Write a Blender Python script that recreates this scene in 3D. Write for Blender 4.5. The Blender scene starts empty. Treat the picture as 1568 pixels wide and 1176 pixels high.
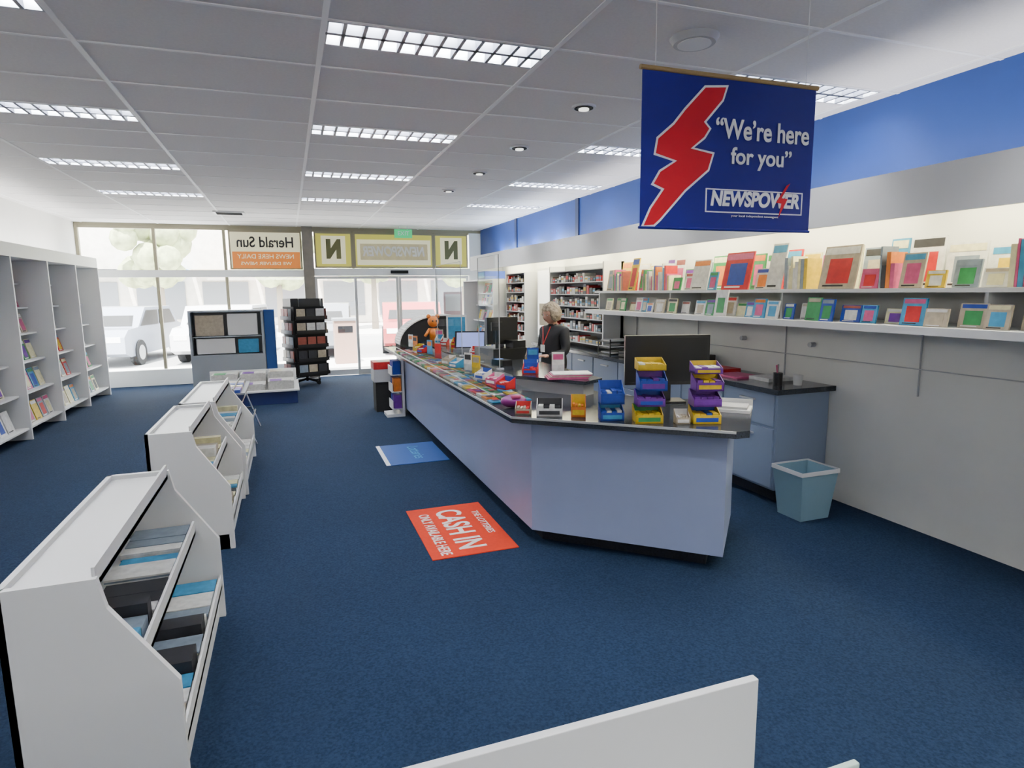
import bpy, bmesh, math, random
from mathutils import Vector, Matrix, noise
rnd = random.Random(7)
S = bpy.context.scene
COL = bpy.context.collection
H = 2.92; W = 3.95; D = 12.9; XL = -3.4; YB = -4.0

# ------------------------------------------------------------ materials
MATS = {}
def mat(name, col, rough=.5, metal=0.0, emit=0.0, ecol=None, var=0.0, vscale=20, bump=0.0, bscale=200, spec=None):
    if name in MATS: return MATS[name]
    m = bpy.data.materials.new(name); m.use_nodes = True
    nt = m.node_tree; b = nt.nodes['Principled BSDF']
    b.inputs['Base Color'].default_value = (*col, 1)
    b.inputs['Roughness'].default_value = rough
    b.inputs['Metallic'].default_value = metal
    if spec is not None: b.inputs['Specular IOR Level'].default_value = spec
    if emit:
        b.inputs['Emission Color'].default_value = (*(ecol or col), 1)
        b.inputs['Emission Strength'].default_value = emit
    tc = nt.nodes.new('ShaderNodeTexCoord')
    if var:
        n = nt.nodes.new('ShaderNodeTexNoise'); n.inputs['Scale'].default_value = vscale; n.inputs['Detail'].default_value = 4
        r = nt.nodes.new('ShaderNodeValToRGB')
        r.color_ramp.elements[0].position = .3; r.color_ramp.elements[1].position = .7
        r.color_ramp.elements[0].color = (*[max(0, c*(1-var)) for c in col], 1)
        r.color_ramp.elements[1].color = (*[min(1, c*(1+var)) for c in col], 1)
        nt.links.new(tc.outputs['Object'], n.inputs['Vector'])
        nt.links.new(n.outputs['Fac'], r.inputs['Fac'])
        nt.links.new(r.outputs['Color'], b.inputs['Base Color'])
    if bump:
        n2 = nt.nodes.new('ShaderNodeTexNoise'); n2.inputs['Scale'].default_value = bscale
        bp = nt.nodes.new('ShaderNodeBump'); bp.inputs['Strength'].default_value = bump; bp.inputs['Distance'].default_value = .005
        nt.links.new(tc.outputs['Object'], n2.inputs['Vector'])
        nt.links.new(n2.outputs['Fac'], bp.inputs['Height'])
        nt.links.new(bp.outputs['Normal'], b.inputs['Normal'])
    MATS[name] = m
    return m

def glass(name, col=(1,1,1), fac=.1):
    m = bpy.data.materials.new(name); m.use_nodes = True
    nt = m.node_tree; nt.nodes.clear()
    o = nt.nodes.new('ShaderNodeOutputMaterial'); mx = nt.nodes.new('ShaderNodeMixShader')
    t = nt.nodes.new('ShaderNodeBsdfTransparent'); g = nt.nodes.new('ShaderNodeBsdfGlossy')
    t.inputs[0].default_value = (*col, 1); g.inputs['Roughness'].default_value = .03
    mx.inputs[0].default_value = fac
    nt.links.new(t.outputs[0], mx.inputs[1]); nt.links.new(g.outputs[0], mx.inputs[2]); nt.links.new(mx.outputs[0], o.inputs[0])
    MATS[name] = m; return m

# overall light levels
KT = 275      # tubes
KW = 14.0     # sky
KS = 54       # sun
KC = 85       # added lamps that brighten the ceiling
KE = 2.6      # small emitters
white = mat('white_laminate', (.78,.79,.80), .4)
cream = mat('wall_paint', (.78,.78,.74), .7, var=.03, vscale=3)
ceilm = mat('ceiling_tile', (.83,.81,.80), .9, var=.03, vscale=60)
tbar = mat('ceiling_tbar', (.95,.95,.95), .5)
bluew = mat('bulkhead_blue', (.006,.040,.21), .6, var=.08, vscale=2)
dblue = mat('dark_blue', (.006,.015,.07), .5)
pale = mat('counter_pale_blue', (.29,.345,.54), .35, var=.02, vscale=5)
pale2 = mat('cabinet_pale_blue', (.27,.34,.47), .4)
dark = mat('granite_top', (.025,.03,.04), .15, var=.6, vscale=150)
kick = mat('kickboard_dark', (.010,.011,.018), .5, var=.6, vscale=80)
black = mat('black_plastic', (.006,.006,.007), .35)
blackm = mat('black_matte', (.008,.008,.009), .8)
grey = mat('grey_plastic', (.2,.21,.23), .5)
lgrey = mat('light_grey', (.46,.47,.49), .5)
alu = mat('aluminium', (.62,.63,.64), .35, metal=.6)
chrome = mat('chrome', (.8,.8,.8), .12, metal=1)
lite = mat('fluorescent_tube', (1,1,1), .5, emit=KT, ecol=(.97,.98,1))
louv = mat('louvre_blade', (.5,.53,.57), .4)
blade = mat('louvre_blade_dark', (.10,.11,.14), .5)
warm = mat('canopy_tube', (1,1,1), .5, emit=30, ecol=(1,.92,.60))
scr = mat('screen_glow', (.1,.2,.5), .3, emit=.5*KE, ecol=(.15,.3,.8))
lbox = mat('lightbox_face', (.9,.9,.85), .5, emit=.7*KE, ecol=(1,1,.93))
post = mat('post_tan', (.20,.18,.15), .6, var=.1, vscale=8)
paper = mat('newsprint', (.50,.50,.48), .8, var=.15, vscale=30)
red = mat('mat_red', (.58,.034,.010), .7, var=.05, vscale=40, spec=.2)
mblue = mat('mat_blue', (.006,.060,.25), .6)
wt = mat('print_white', (.80,.80,.80), .6)
inkb = mat('print_black', (.02,.02,.02), .6)
gl = glass('window_glass', (.97,.98,.98), .05)
ac = glass('clear_acrylic', (.95,.97,.98), .06)
pal = []
for i, c in enumerate([(.50,.010,.012),(.008,.045,.32),(.62,.42,.01),(.72,.72,.70),(.02,.02,.025),(.02,.22,.06),(.50,.07,.20),(.04,.26,.48),(.62,.17,.015),(.13,.018,.27),(.42,.36,.27),(.24,.05,.035),(.72,.68,.42),(.20,.25,.31)]):
    pal.append(mat('print_colour_%02d' % i, c, .45, var=.15, vscale=25))
P = {'red':pal[0],'blue':pal[1],'yellow':pal[2],'white':pal[3],'black':pal[4],'green':pal[5],'pink':pal[6],'sky':pal[7],'orange':pal[8],'purple':pal[9],'tan':pal[10]}

# carpet
cm = bpy.data.materials.new('carpet_blue'); cm.use_nodes = True
nt = cm.node_tree; b = nt.nodes['Principled BSDF']; b.inputs['Roughness'].default_value = .95
b.inputs['Specular IOR Level'].default_value = .12
tc = nt.nodes.new('ShaderNodeTexCoord')
n1 = nt.nodes.new('ShaderNodeTexNoise'); n1.inputs['Scale'].default_value = 90; n1.inputs['Detail'].default_value = 6
n2 = nt.nodes.new('ShaderNodeTexNoise'); n2.inputs['Scale'].default_value = 1.2; n2.inputs['Detail'].default_value = 3
r1 = nt.nodes.new('ShaderNodeValToRGB'); r1.color_ramp.elements[0].position = .35; r1.color_ramp.elements[1].position = .65
r1.color_ramp.elements[0].color = (.0065,.016,.038,1); r1.color_ramp.elements[1].color = (.0145,.030,.062,1)
mx = nt.nodes.new('ShaderNodeMixRGB'); mx.blend_type = 'MULTIPLY'; mx.inputs[0].default_value = .4
r2 = nt.nodes.new('ShaderNodeValToRGB'); r2.color_ramp.elements[0].color = (.65,.65,.65,1); r2.color_ramp.elements[0].position = .3; r2.color_ramp.elements[1].position = .7
bp = nt.nodes.new('ShaderNodeBump'); bp.inputs['Strength'].default_value = .5; bp.inputs['Distance'].default_value = .004
L = nt.links.new
L(tc.outputs['Object'], n1.inputs['Vector']); L(tc.outputs['Object'], n2.inputs['Vector'])
L(n1.outputs['Fac'], r1.inputs['Fac']); L(n2.outputs['Fac'], r2.inputs['Fac'])
L(r1.outputs['Color'], mx.inputs[1]); L(r2.outputs['Color'], mx.inputs[2]); L(mx.outputs[0], b.inputs['Base Color'])
L(n1.outputs['Fac'], bp.inputs['Height']); L(bp.outputs['Normal'], b.inputs['Normal'])
carpet = cm

# ------------------------------------------------------------ mesh builder
def setparent(o, parent):
    bpy.context.view_layer.update()
    o.parent = parent; o.matrix_parent_inverse = parent.matrix_world.inverted()
class B:
    def __init__(s, name, M=None):
        s.name = name; s.v = []; s.f = []; s.mi = []; s.slots = []; s.M = M or Matrix.Identity(4); s.L = Matrix.Identity(4)
    def slot(s, m):
        if m not in s.slots: s.slots.append(m)
        return s.slots.index(m)
    def add(s, vs, fs, m):
        o = len(s.v); T = s.M @ s.L
        s.v += [tuple(T @ Vector(p)) for p in vs]
        s.f += [tuple(o+i for i in f) for f in fs]
        s.mi += [s.slot(m)]*len(fs)
    def box(s, x0,x1,y0,y1,z0,z1,m):
        s.add([(x0,y0,z0),(x1,y0,z0),(x1,y1,z0),(x0,y1,z0),(x0,y0,z1),(x1,y0,z1),(x1,y1,z1),(x0,y1,z1)],
              [(0,3,2,1),(4,5,6,7),(0,1,5,4),(1,2,6,5),(2,3,7,6),(3,0,4,7)], m)
    def prism(s, pts, z0, z1, m, axis='z'):
        n = len(pts)
        a = sum(pts[i][0]*pts[(i+1)%n][1]-pts[(i+1)%n][0]*pts[i][1] for i in range(n))
        if a < 0: pts = pts[::-1]
        def c(p, t):
            if axis == 'z': return (p[0], p[1], t)
            if axis == 'y': return (p[0], t, p[1])
            return (t, p[0], p[1])
        vs = [c(p, z0) for p in pts]+[c(p, z1) for p in pts]
        fs = [tuple(range(n))[::-1], tuple(range(n, 2*n))]+[(i,(i+1)%n,n+(i+1)%n,n+i) for i in range(n)]
        s.add(vs, fs, m)
    def cyl(s, p0, p1, r0, m, r1=None, n=16):
        r1 = r0 if r1 is None else r1
        p0 = Vector(p0); p1 = Vector(p1); d = (p1-p0).normalized()
        u = d.orthogonal().normalized(); w = d.cross(u)
        vs = [tuple(p0+(u*math.cos(a)+w*math.sin(a))*r0) for a in [2*math.pi*i/n for i in range(n)]]
        vs += [tuple(p1+(u*math.cos(a)+w*math.sin(a))*r1) for a in [2*math.pi*i/n for i in range(n)]]
        s.add(vs, [tuple(range(n))[::-1], tuple(range(n,2*n))]+[(i,(i+1)%n,n+(i+1)%n,n+i) for i in range(n)], m)
    def ball(s, c, r, m, n=12, sc=(1,1,1)):
        vs = []; fs = []
        for j in range(n+1):
            t = math.pi*j/n
            for i in range(2*n):
                a = math.pi*i/n
                vs.append((c[0]+r*sc[0]*math.sin(t)*math.cos(a), c[1]+r*sc[1]*math.sin(t)*math.sin(a), c[2]+r*sc[2]*math.cos(t)))
        for j in range(n):
            for i in range(2*n):
                fs.append((j*2*n+i,(j+1)*2*n+i,(j+1)*2*n+(i+1)%(2*n),j*2*n+(i+1)%(2*n)))
        s.add(vs, fs, m)
    def done(s, parent=None, bevel=0, smooth=False):
        me = bpy.data.meshes.new(s.name); me.from_pydata(s.v, [], s.f); me.update()
        for m in s.slots: me.materials.append(m)
        for p, i in zip(me.polygons, s.mi): p.material_index = i; p.use_smooth = smooth
        if not smooth:
            bm = bmesh.new(); bm.from_mesh(me); bmesh.ops.recalc_face_normals(bm, faces=bm.faces); bm.to_mesh(me); bm.free()
        o = bpy.data.objects.new(s.name, me); COL.objects.link(o)
        if s.v:
            c = sum((Vector(v) for v in s.v), Vector())/len(s.v)
            me.transform(Matrix.Translation(-c)); o.location = c
        if bevel:
            md = o.modifiers.new('bevel','BEVEL'); md.width = bevel; md.segments = 2; md.limit_method = 'ANGLE'; md.angle_limit = math.radians(50)
        if parent: setparent(o, parent)
        return o

def text(body, loc, rot, width, m, parent, height=None, mirror=False, name='lettering', bold=.0, shear=0, size=.1):
    c = bpy.data.curves.new(name, 'FONT'); c.body = body; c.align_x = 'CENTER'; c.align_y = 'CENTER'; c.size = size
    c.offset = bold; c.shear = shear; c.extrude = .0008
    c.materials.append(m)
    o = bpy.data.objects.new(name, c); COL.objects.link(o)
    bpy.context.view_layer.update()
    dx, dy = o.dimensions.x, o.dimensions.y
    sx = width/dx; sy = (height/dy) if height else sx
    o.scale = (-sx if mirror else sx, sy, 1)
    o.rotation_euler = rot; o.location = loc
    if parent: setparent(o, parent)
    return o
def T(x,y,z,a=0): return Matrix.Translation((x,y,z)) @ Matrix.Rotation(math.radians(a),4,'Z')

# ------------------------------------------------------------ shell
f = B('floor'); f.box(XL,W,YB,D,-.1,0,carpet); f.done()
w = B('wall_left'); w.box(XL-.12,XL,YB-.12,D,-.1,3.1,cream); w.done()
w = B('wall_right'); w.box(W,W+.12,YB-.12,D,-.1,3.1,cream); w.done()
w = B('wall_back'); w.box(XL,W,YB-.12,YB,-.1,3.1,cream); w.done()

gx0 = .243; px = 1.175; gy0 = 3.23; py = .64
light_cols = [-2, 0, 2]; light_rows = [-9,-6,-3,0,3,6,9]
c = B('ceiling')
xs = [XL]+[gx0+px*k for k in range(-3,4) if XL < gx0+px*k < W]+[W]
ys = [YB]+[gy0+py*k for k in range(-12,17) if YB < gy0+py*k < D]+[D]
lights = []
for i in range(len(xs)-1):
    for j in range(len(ys)-1):
        kx = round((xs[i]-gx0)/px); ky = round((ys[j]-gy0)/py)
        x0,x1,y0,y1 = xs[i],xs[i+1],ys[j],ys[j+1]
        if kx in light_cols and ky in light_rows and abs(xs[i]-gx0-px*kx) < .01:
            lights.append((x0,x1,y0))
            y0 = y0+.31
        c.add([(x0,y0,H),(x1,y0,H),(x1,y1,H),(x0,y1,H)], [(0,3,2,1)], ceilm)
for x in xs[1:-1]: c.box(x-.014,x+.014,YB,D,H-.005,H+.001,tbar)
for y in ys[1:-1]: c.box(XL,W,y-.010,y+.010,H-.004,H+.001,tbar)
c.box(XL-.12,W+.12,YB-.12,D+.1,H+.14,H+.2,white)
o = c.done()
for (x0,x1,y0) in lights:
    t = B('ceiling_light')
    y1 = y0+.31; zt = H+.09
    t.box(x0+.012,x1-.012,y0+.008,y1,zt,zt+.01,louv)
    t.box(x0+.012,x0+.022,y0+.008,y1,H-.004,zt,louv); t.box(x1-.022,x1-.012,y0+.008,y1,H-.004,zt,louv)
    t.box(x0+.012,x1-.012,y0+.008,y0+.022,H-.004,zt,louv); t.box(x0+.012,x1-.012,y1-.014,y1,H-.004,zt,louv)
    ym = (y0+y1)/2
    t.box(x0+.012,x1-.012,ym-.014,ym+.014,H-.006,H+.05,blade)
    for q in (-.075,.075):
        t.cyl((x0+.03,ym+q,H+.07),(x1-.03,ym+q,H+.07),.014,lite,n=4)
    nb = 12
    for k in range(1,nb):
        x = x0+(x1-x0)*k/nb
        t.prism([(x-.009,H-.006),(x+.009,H-.006),(x+.004,H+.05),(x-.004,H+.05)], y0+.02,y1-.012, blade, 'y')
    t.done()

for (x,y) in [(2.03,4.13),(2.03,5.42),(2.03,6.66),(2.0,7.9)]:
    t = B('recessed_downlight')
    t.cyl((x,y,H-.012),(x,y,H),.085,white,n=28); t.cyl((x,y,H-.016),(x,y,H-.012),.066,blackm,n=28)
    t.cyl((x,y,H-.026),(x,y,H-.016),.036,lbox,n=20); t.done()
t = B('ceiling_speaker'); t.cyl((2.04,2.88,H-.03),(2.04,2.88,H),.105,lgrey,r1=.125,n=36); t.cyl((2.04,2.88,H-.034),(2.04,2.88,H-.03),.085,white,n=36)
t.done()
t = B('air_vent'); t.box(-1.0,-.55,10.75,11.05,H-.02,H,white)
for k in range(6): t.box(-.96,-.59,10.78+.045*k,10.795+.045*k,H-.028,H-.02,blackm)
t.done()
t = B('exit_sign'); gm = mat('exit_green',(.01,.25,.08),.4,emit=.35*KE,ecol=(.02,.6,.2))
t.box(2.03,2.37,12.35,12.39,2.70,2.86,gm); t.cyl((2.12,12.37,2.86),(2.12,12.37,H),.008,white); t.cyl((2.28,12.37,2.86),(2.28,12.37,H),.008,white)
e = t.done(); text('EXIT',(2.2,12.345,2.78),(math.pi/2,0,0),.22,wt,e)

# ------------------------------------------------------------ shopfront
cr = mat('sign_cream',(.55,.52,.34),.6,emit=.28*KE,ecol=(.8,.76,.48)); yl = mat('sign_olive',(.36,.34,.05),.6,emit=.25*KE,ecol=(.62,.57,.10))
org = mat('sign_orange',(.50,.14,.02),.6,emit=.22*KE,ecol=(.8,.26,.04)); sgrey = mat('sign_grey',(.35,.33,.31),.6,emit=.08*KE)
fw = mat('frame_white',(.86,.88,.88),.4); fb = mat('frame_tan',(.30,.27,.18),.5)
s = B('wall_front'); s.box(XL,W,D,D+.12,2.861,3.1,fb); s.done()
s = B('trim_shopfront')
s.box(XL,.34,D-.02,D+.08,1.97,2.10,fw)
s.box(.53,3.66,D-.06,D+.1,1.99,2.13,fw)
s.box(.33,.525,D-.10,D+.12,0,H,post)
s.box(3.67,W,D-.02,D+.12,0,2.86,fw)
s.box(XL,.33,D-.01,D+.1,0,.29,fw)
for x in (-3.38,-2.2,-1.05): s.box(x-.02,x+.03,D-.01,D+.07,.3,2.86,fb)
for x in (1.28,2.91): s.box(x-.02,x+.02,D,D+.07,2.13,2.86,fb)
s.box(XL,W,D,D+.08,2.83,2.86,fb)
s.box(2.0,2.35,D-.12,D-.06,2.03,2.09,blackm)
s.done()
k = 1
for (x0,x1,z0,z1) in [(-3.35,-2.23,.3,1.96),(-2.17,-1.08,.3,1.96),(-1.02,.32,.3,1.96),(-3.35,-2.23,2.11,2.82),(-2.17,-1.08,2.11,2.82)]:
    g = B('window_%d'%k); g.box(x0,x1,D+.03,D+.036,z0,z1,gl); g.done(); k += 1
def door(n,x0,x1,yo):
    g = B('door_%d'%n)
    y0 = D+yo; y1 = y0+.035
    g.box(x0,x0+.05,y0,y1,0.001,1.98,alu); g.box(x1-.05,x1,y0,y1,0.001,1.98,alu)
    g.box(x0+.05,x1-.05,y0,y1,.001,.11,alu); g.box(x0+.05,x1-.05,y0,y1,1.93,1.98,alu)
    g.box(x0+.05,x1-.05,y0+.014,y0+.02,.11,1.93,gl)
    return g.done()
door(1,.53,1.33,.045); door(2,1.28,2.16,0); d3 = door(3,2.165,2.98,0); door(4,2.93,3.66,.045)
g = B('door_poster'); g.box(3.1,3.5,D+.02,D+.03,.75,1.65,mat('poster_pink',(.62,.42,.42),.6)); g.box(3.14,3.46,D+.018,D+.02,1.25,1.6,wt); g.done(parent=d3)
def sign(nm,x0,x1,z0,z1,base,parts=()):
    g = B(nm); g.box(x0,x1,D-.012,D,z0,z1,fb); g.box(x0+.03,x1-.03,D-.016,D-.012,z0+.03,z1-.03,base)
    for (a,b_,c_,d_,m_) in parts: g.box(a,b_,D-.020,D-.016,c_,d_,m_)
    return g.done()
R9 = (math.pi/2,0,0)
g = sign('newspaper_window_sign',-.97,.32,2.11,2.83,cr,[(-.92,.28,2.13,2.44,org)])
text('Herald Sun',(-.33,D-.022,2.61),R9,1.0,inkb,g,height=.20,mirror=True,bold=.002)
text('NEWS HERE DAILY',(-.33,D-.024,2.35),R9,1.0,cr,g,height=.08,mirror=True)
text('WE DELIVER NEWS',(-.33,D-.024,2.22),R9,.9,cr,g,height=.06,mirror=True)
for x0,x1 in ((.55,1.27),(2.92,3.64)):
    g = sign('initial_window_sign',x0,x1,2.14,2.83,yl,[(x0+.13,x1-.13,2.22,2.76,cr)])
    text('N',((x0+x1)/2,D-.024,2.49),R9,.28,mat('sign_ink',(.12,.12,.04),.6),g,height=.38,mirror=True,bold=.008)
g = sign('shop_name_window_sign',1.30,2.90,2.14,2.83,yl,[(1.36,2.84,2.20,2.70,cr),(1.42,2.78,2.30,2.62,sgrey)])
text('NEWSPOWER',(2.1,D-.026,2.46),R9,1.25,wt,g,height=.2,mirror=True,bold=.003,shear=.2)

# ------------------------------------------------------------ outside
pav = mat('concrete_pavement',(.62,.60,.57),.9,var=.08,vscale=3); asp = mat('asphalt',(.32,.32,.32),.9,var=.15,vscale=20)
g = B('pavement_ground'); g.box(-30,35,D+.12,16.4,-.14,-.02,pav); g.box(-30,35,16.4,26,-.2,-.1,asp); g.box(-30,35,26,40,-.14,-.02,pav)
g.done()
def car(x,y,ang,col,L_=4.4,h=1.45):
    M = T(x,y,-.1,ang); g = B('parked_car',M)
    cmn = mat('car_paint_%d'%int(sum(col)*1000),col,.2,metal=.2)
    prof = [(-L_/2,.35),(-L_/2,.75),(-L_/2+.25,.92),(-L_/2+.85,.96),(-L_/2+1.35,h),(L_/2-1.3,h),(L_/2-.75,.98),(L_/2-.08,.85),(L_/2,.6),(L_/2,.3),(-L_/2+.3,.25)]
    g.prism(prof,-.85,.85,cmn,'y')
    gw = [(-L_/2+.98,.98),(-L_/2+1.40,h-.08),(-.05,h-.08),(-.05,.98)]; gw2 = [(.05,.98),(.05,h-.08),(L_/2-1.36,h-.08),(L_/2-.95,.98)]
    for q in (gw,gw2): g.prism(q,-.865,.865,black,'y')
    g.add([(-L_/2+.86,-.7,.985),(-L_/2+.86,.7,.985),(-L_/2+1.33,.62,h-.03),(-L_/2+1.33,-.62,h-.03)],[(0,1,2,3)],black)
    for wx in (-L_/2+.85,L_/2-.85):
        for sy in (-1,1):
            g.cyl((wx,sy*.70,.32),(wx,sy*.89,.32),.32,blackm,n=24); g.cyl((wx,sy*.89,.32),(wx,sy*.90,.32),.19,alu,n=16)
    for sy in (-.6,.6): g.box(-L_/2-.01,-L_/2+.05,sy-.16,sy+.16,.62,.76,wt); g.box(L_/2-.05,L_/2+.012,sy-.16,sy+.16,.62,.76,P['red'])
    g.done(bevel=.03)
car(-1.6,19.4,80,(.6,.6,.62)); car(.9,19.6,84,(.2,.21,.23)); car(3.6,19.5,82,(.4,.08,.08)); car(6.4,19.7,80,(.55,.57,.6)); car(-4.2,19.5,80,(.3,.33,.4)); car(9.3,19.6,80,(.7,.7,.7))
leaf = mat('foliage',(.34,.38,.20),.8,var=.4,vscale=3); bark = mat('bark',(.25,.21,.17),.9)
for (x,y) in [(-5,30),(-.3,29),(3.8,29.5),(8,29),(13,30)]:
    g = B('street_tree'); g.cyl((x,y,-.02),(x,y,2.6),.16,bark,r1=.1)
    for q in range(26):
        a = rnd.random()*6.28; rr = rnd.random()*1.5
        g.ball((x+rr*math.cos(a),y+rr*math.sin(a),2.4+rnd.random()*2.6),.35+rnd.random()*.4,leaf,n=6)
    g.done(smooth=True)
g = B('shop_building'); bw = mat('brick_cream',(.64,.60,.54),.8,var=.1,vscale=4); wdk = mat('shop_window_dark',(.18,.19,.21),.3)
g.box(-30,35,36,40,0,5.5,bw)
for q in range(-10,12): g.box(q*3-1.1,q*3+1.1,35.93,36,0.4,2.3,wdk); g.box(q*3-1.4,q*3+1.4,34.6,36,2.7,2.9,pal[(q*3)%13])
g.done()
g = B('street_bin'); g.box(1.0,1.5,15.2,15.7,-.02,1.0,mat('bin_tan',(.30,.19,.15),.6)); g.box(.97,1.53,15.17,15.73,1.0,1.06,grey); g.box(1.08,1.42,15.19,15.2,.72,.88,black); g.done(bevel=.01)

# ------------------------------------------------------------ right wall
g = B('trim_bulkhead'); g.box(3.90,W,YB,D-.1,2.27,H,bluew)
for y in (-1,2,5,8.1,10.6): g.box(3.88,3.90,y-.05,y+.05,2.27,H,dblue)
g.done()
g = B('trim_canopy')
g.box(3.32,3.345,YB,11.6,2.04,2.30,white); g.box(3.345,W,YB,11.6,2.23,2.26,white); g.box(3.345,W,11.56,11.6,2.04,2.23,white)
g.box(3.60,3.86,-3,11.4,2.19,2.23,lgrey)
for q in range(10): g.box(3.66,3.80,-2.6+1.4*q,-1.4+1.4*q,2.165,2.19,warm)
g.done()
def ceiling_fill(x,a,y0,y1,en):  # batten and lamp out of view, added to brighten the ceiling
    ob = B('added_fill_batten'); ob.box(x-.04,x+.04,y0,y1,2.262,2.275,white); ob = ob.done()
    ld = bpy.data.lights.new('added_fill_lamp','AREA'); ld.shape='RECTANGLE'; ld.size=.06; ld.size_y=y1-y0; ld.energy=en; ld.color=(1,.98,.96)
    lo = bpy.data.objects.new('added_fill_lamp',ld); COL.objects.link(lo); lo.location=(x,(y0+y1)/2,2.30); lo.rotation_euler=(0,math.radians(180-a),0); setparent(lo,ob)
ceiling_fill(3.40,-55,-3.5,11.0,KC)  # added fill behind the right canopy lip
for y in (8.8,9.7,10.7,11.4):
    g = B('bulkhead_uplight'); g.cyl((3.74,y,2.261),(3.74,y,2.30),.04,black,n=16); g.cyl((3.74,y,2.30),(3.74,y,2.304),.03,lbox,n=16); ob = g.done()
    ld = bpy.data.lights.new('uplight_lamp','POINT'); ld.energy = 12; ld.shadow_soft_size = .04; ld.color = (.6,.8,1)
    lo = bpy.data.objects.new('uplight_lamp',ld); COL.objects.link(lo); lo.location = (3.74,y,2.38); setparent(lo,ob)

RW = lambda y: T(W-.004,y,0,-90)
def cover(g, x, z, w_, h_, y, tilt=12, m1=None):
    m1 = m1 or rnd.choice(pal+[pal[3],pal[12],pal[3]]); m2 = rnd.choice(pal+[pal[3],pal[3]]); m3 = rnd.choice(pal)
    sv = g.L.copy()
    g.L = sv @ Matrix.Translation((x,y,z)) @ Matrix.Rotation(math.radians(-tilt),4,'X')
    g.box(-w_/2,w_/2,0,.012,0,h_,m1)
    g.box(-w_/2+.01,w_/2-.01,-.0015,0,h_*.80,h_*.96,m2)
    if rnd.random() < .8: g.box(-w_*.3,w_*.32,-.0015,0,h_*.12,h_*.70,m3)
    g.box(-w_*.38,w_*.2,-.0018,0,h_*.05,h_*.09,rnd.choice([wt,inkb]))
    g.L = sv
def spines(g, x0, x1, z, y0, hmin, hmax, cols=None):
    x = x0
    while x < x1:
        t_ = .010+rnd.random()*.022; h_ = hmin+rnd.random()*(hmax-hmin)
        g.box(x,x+t_,y0,y0+.14,z,z+h_,rnd.choice(cols or pal)); x += t_+.002

g = B('display_shelf',RW(6.85))
g.box(0,8.9,-.42,-.0,1.615,1.64,white); g.box(0,8.9,-.55,-.0,1.375,1.42,white)
for x in (0.0,1.5,3,4.5,6,7.5,8.88): g.box(x,x+.02,-.36,-.0,1.42,1.615,white)
for x in (.3,1.5,2.7,3.9,5.1,6.3,7.5): g.box(x,x+.006,-.012,0,.92,1.375,lgrey)
g.box(0,8.9,-.012,0,1.10,1.106,lgrey)
for x in (2.2,3.0): g.cyl((x,-.05,1.2),(x,0,1.2),.02,lgrey)
shelf = g.done()
soft = [pal[3],pal[3],pal[12],pal[12],pal[10],pal[13],pal[7],pal[2],pal[0],pal[6],pal[5]]
g = B('books_and_calendars',RW(6.85))
feat = [(2.45,.34,.32,'red'),(1.95,.24,.28,'white'),(.75,.14,.36,'yellow'),(2.9,.16,.36,'white'),(3.5,.3,.3,'tan')]
x = .1
while x < 8.6:
    w_ = .12+rnd.random()*.12; h_ = .2+rnd.random()*.14
    cover(g,x+w_/2,1.642,w_,h_,-.12,6,rnd.choice(soft)); x += w_+.02
x = .12
while x < 8.6:
    hit = [f_ for f_ in feat if f_[0]-f_[1]/2-.17 < x < f_[0]+f_[1]/2]
    if hit:
        x = hit[0][0]+hit[0][1]/2+.02; continue
    if rnd.random() < .40:
        n_ = rnd.randint(3,8)
        spines(g,x,x+.03*n_,1.641,-.34,.14,.27,soft+[pal[3],pal[12]]+pal); x += .03*n_+.05
    else:
        w_ = .09+rnd.random()*.07; h_ = .10+rnd.random()*.15
        cover(g,x+w_/2,1.642,w_,h_,-.30-rnd.random()*.06,10,rnd.choice(soft+[pal[3],pal[12]])); x += w_+.02
for (fx,fw_,fh,fc) in feat: cover(g,fx,1.642,fw_,fh,-.36,12,P[fc])
x = .3
while x < 8.7:
    w_ = .08+rnd.random()*.09; h_ = .09+rnd.random()*.08
    if rnd.random() < .85: cover(g,x+w_/2,1.422,w_,h_,-.40-rnd.random()*.10,10,rnd.choice([pal[3],pal[7],pal[5],pal[12],pal[1],pal[3],pal[10],pal[3]]))
    x += w_+.02
cover(g,2.45,1.422,.15,.22,-.50,8,P['white'])
g.done(parent=shelf)

def packwall(nm, y0, length, z0, z1, cols):
    g = B(nm+'_shelf',RW(y0)); g.box(0,length,-.04,0,z0,z1,grey); g.box(0,.03,-.28,0,z0,z1,white); g.box(length-.03,length,-.28,0,z0,z1,white)
    nz = int((z1-z0)/.16)
    for q in range(nz+1): g.box(.03,length-.03,-.28,-.04,z0+q*.16,z0+q*.16+.012,white)
    sh = g.done()
    g = B(nm+'_packets',RW(y0))
    for q in range(nz):
        x = .05
        while x < length-.12:
            w_ = .04+rnd.random()*.05; hh = .06+rnd.random()*.075; cc = rnd.choice(cols)
            g.box(x,x+w_,-.27,-.1,z0+q*.16+.0125,z0+q*.16+hh,cc)
            g.box(x+.006,x+w_-.006,-.272,-.27,z0+q*.16+.02+hh*.25,z0+q*.16+hh*.75,rnd.choice([P['white'],P['yellow'],P['red'],P['sky'],cc])); x += w_+.012
    g.done(parent=sh)
packwall('stationery',8.58,1.7,.95,2.0,[P['black'],P['black'],P['white'],P['red'],P['tan'],pal[13],P['black'],P['white']])
packwall('confectionery',10.55,.95,.5,1.95,[P['black'],P['red'],P['white'],P['tan'],P['black'],pal[11]])
g = B('lightbox_poster',RW(9.45)); g.box(0,.75,-.12,0,.9,2.0,white); g.box(.04,.71,-.125,-.12,.94,1.96,lbox)
g.box(.1,.65,-.127,-.125,1.1,1.45,mat('poster_tan',(.5,.42,.3),.6)); g.done()
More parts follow.
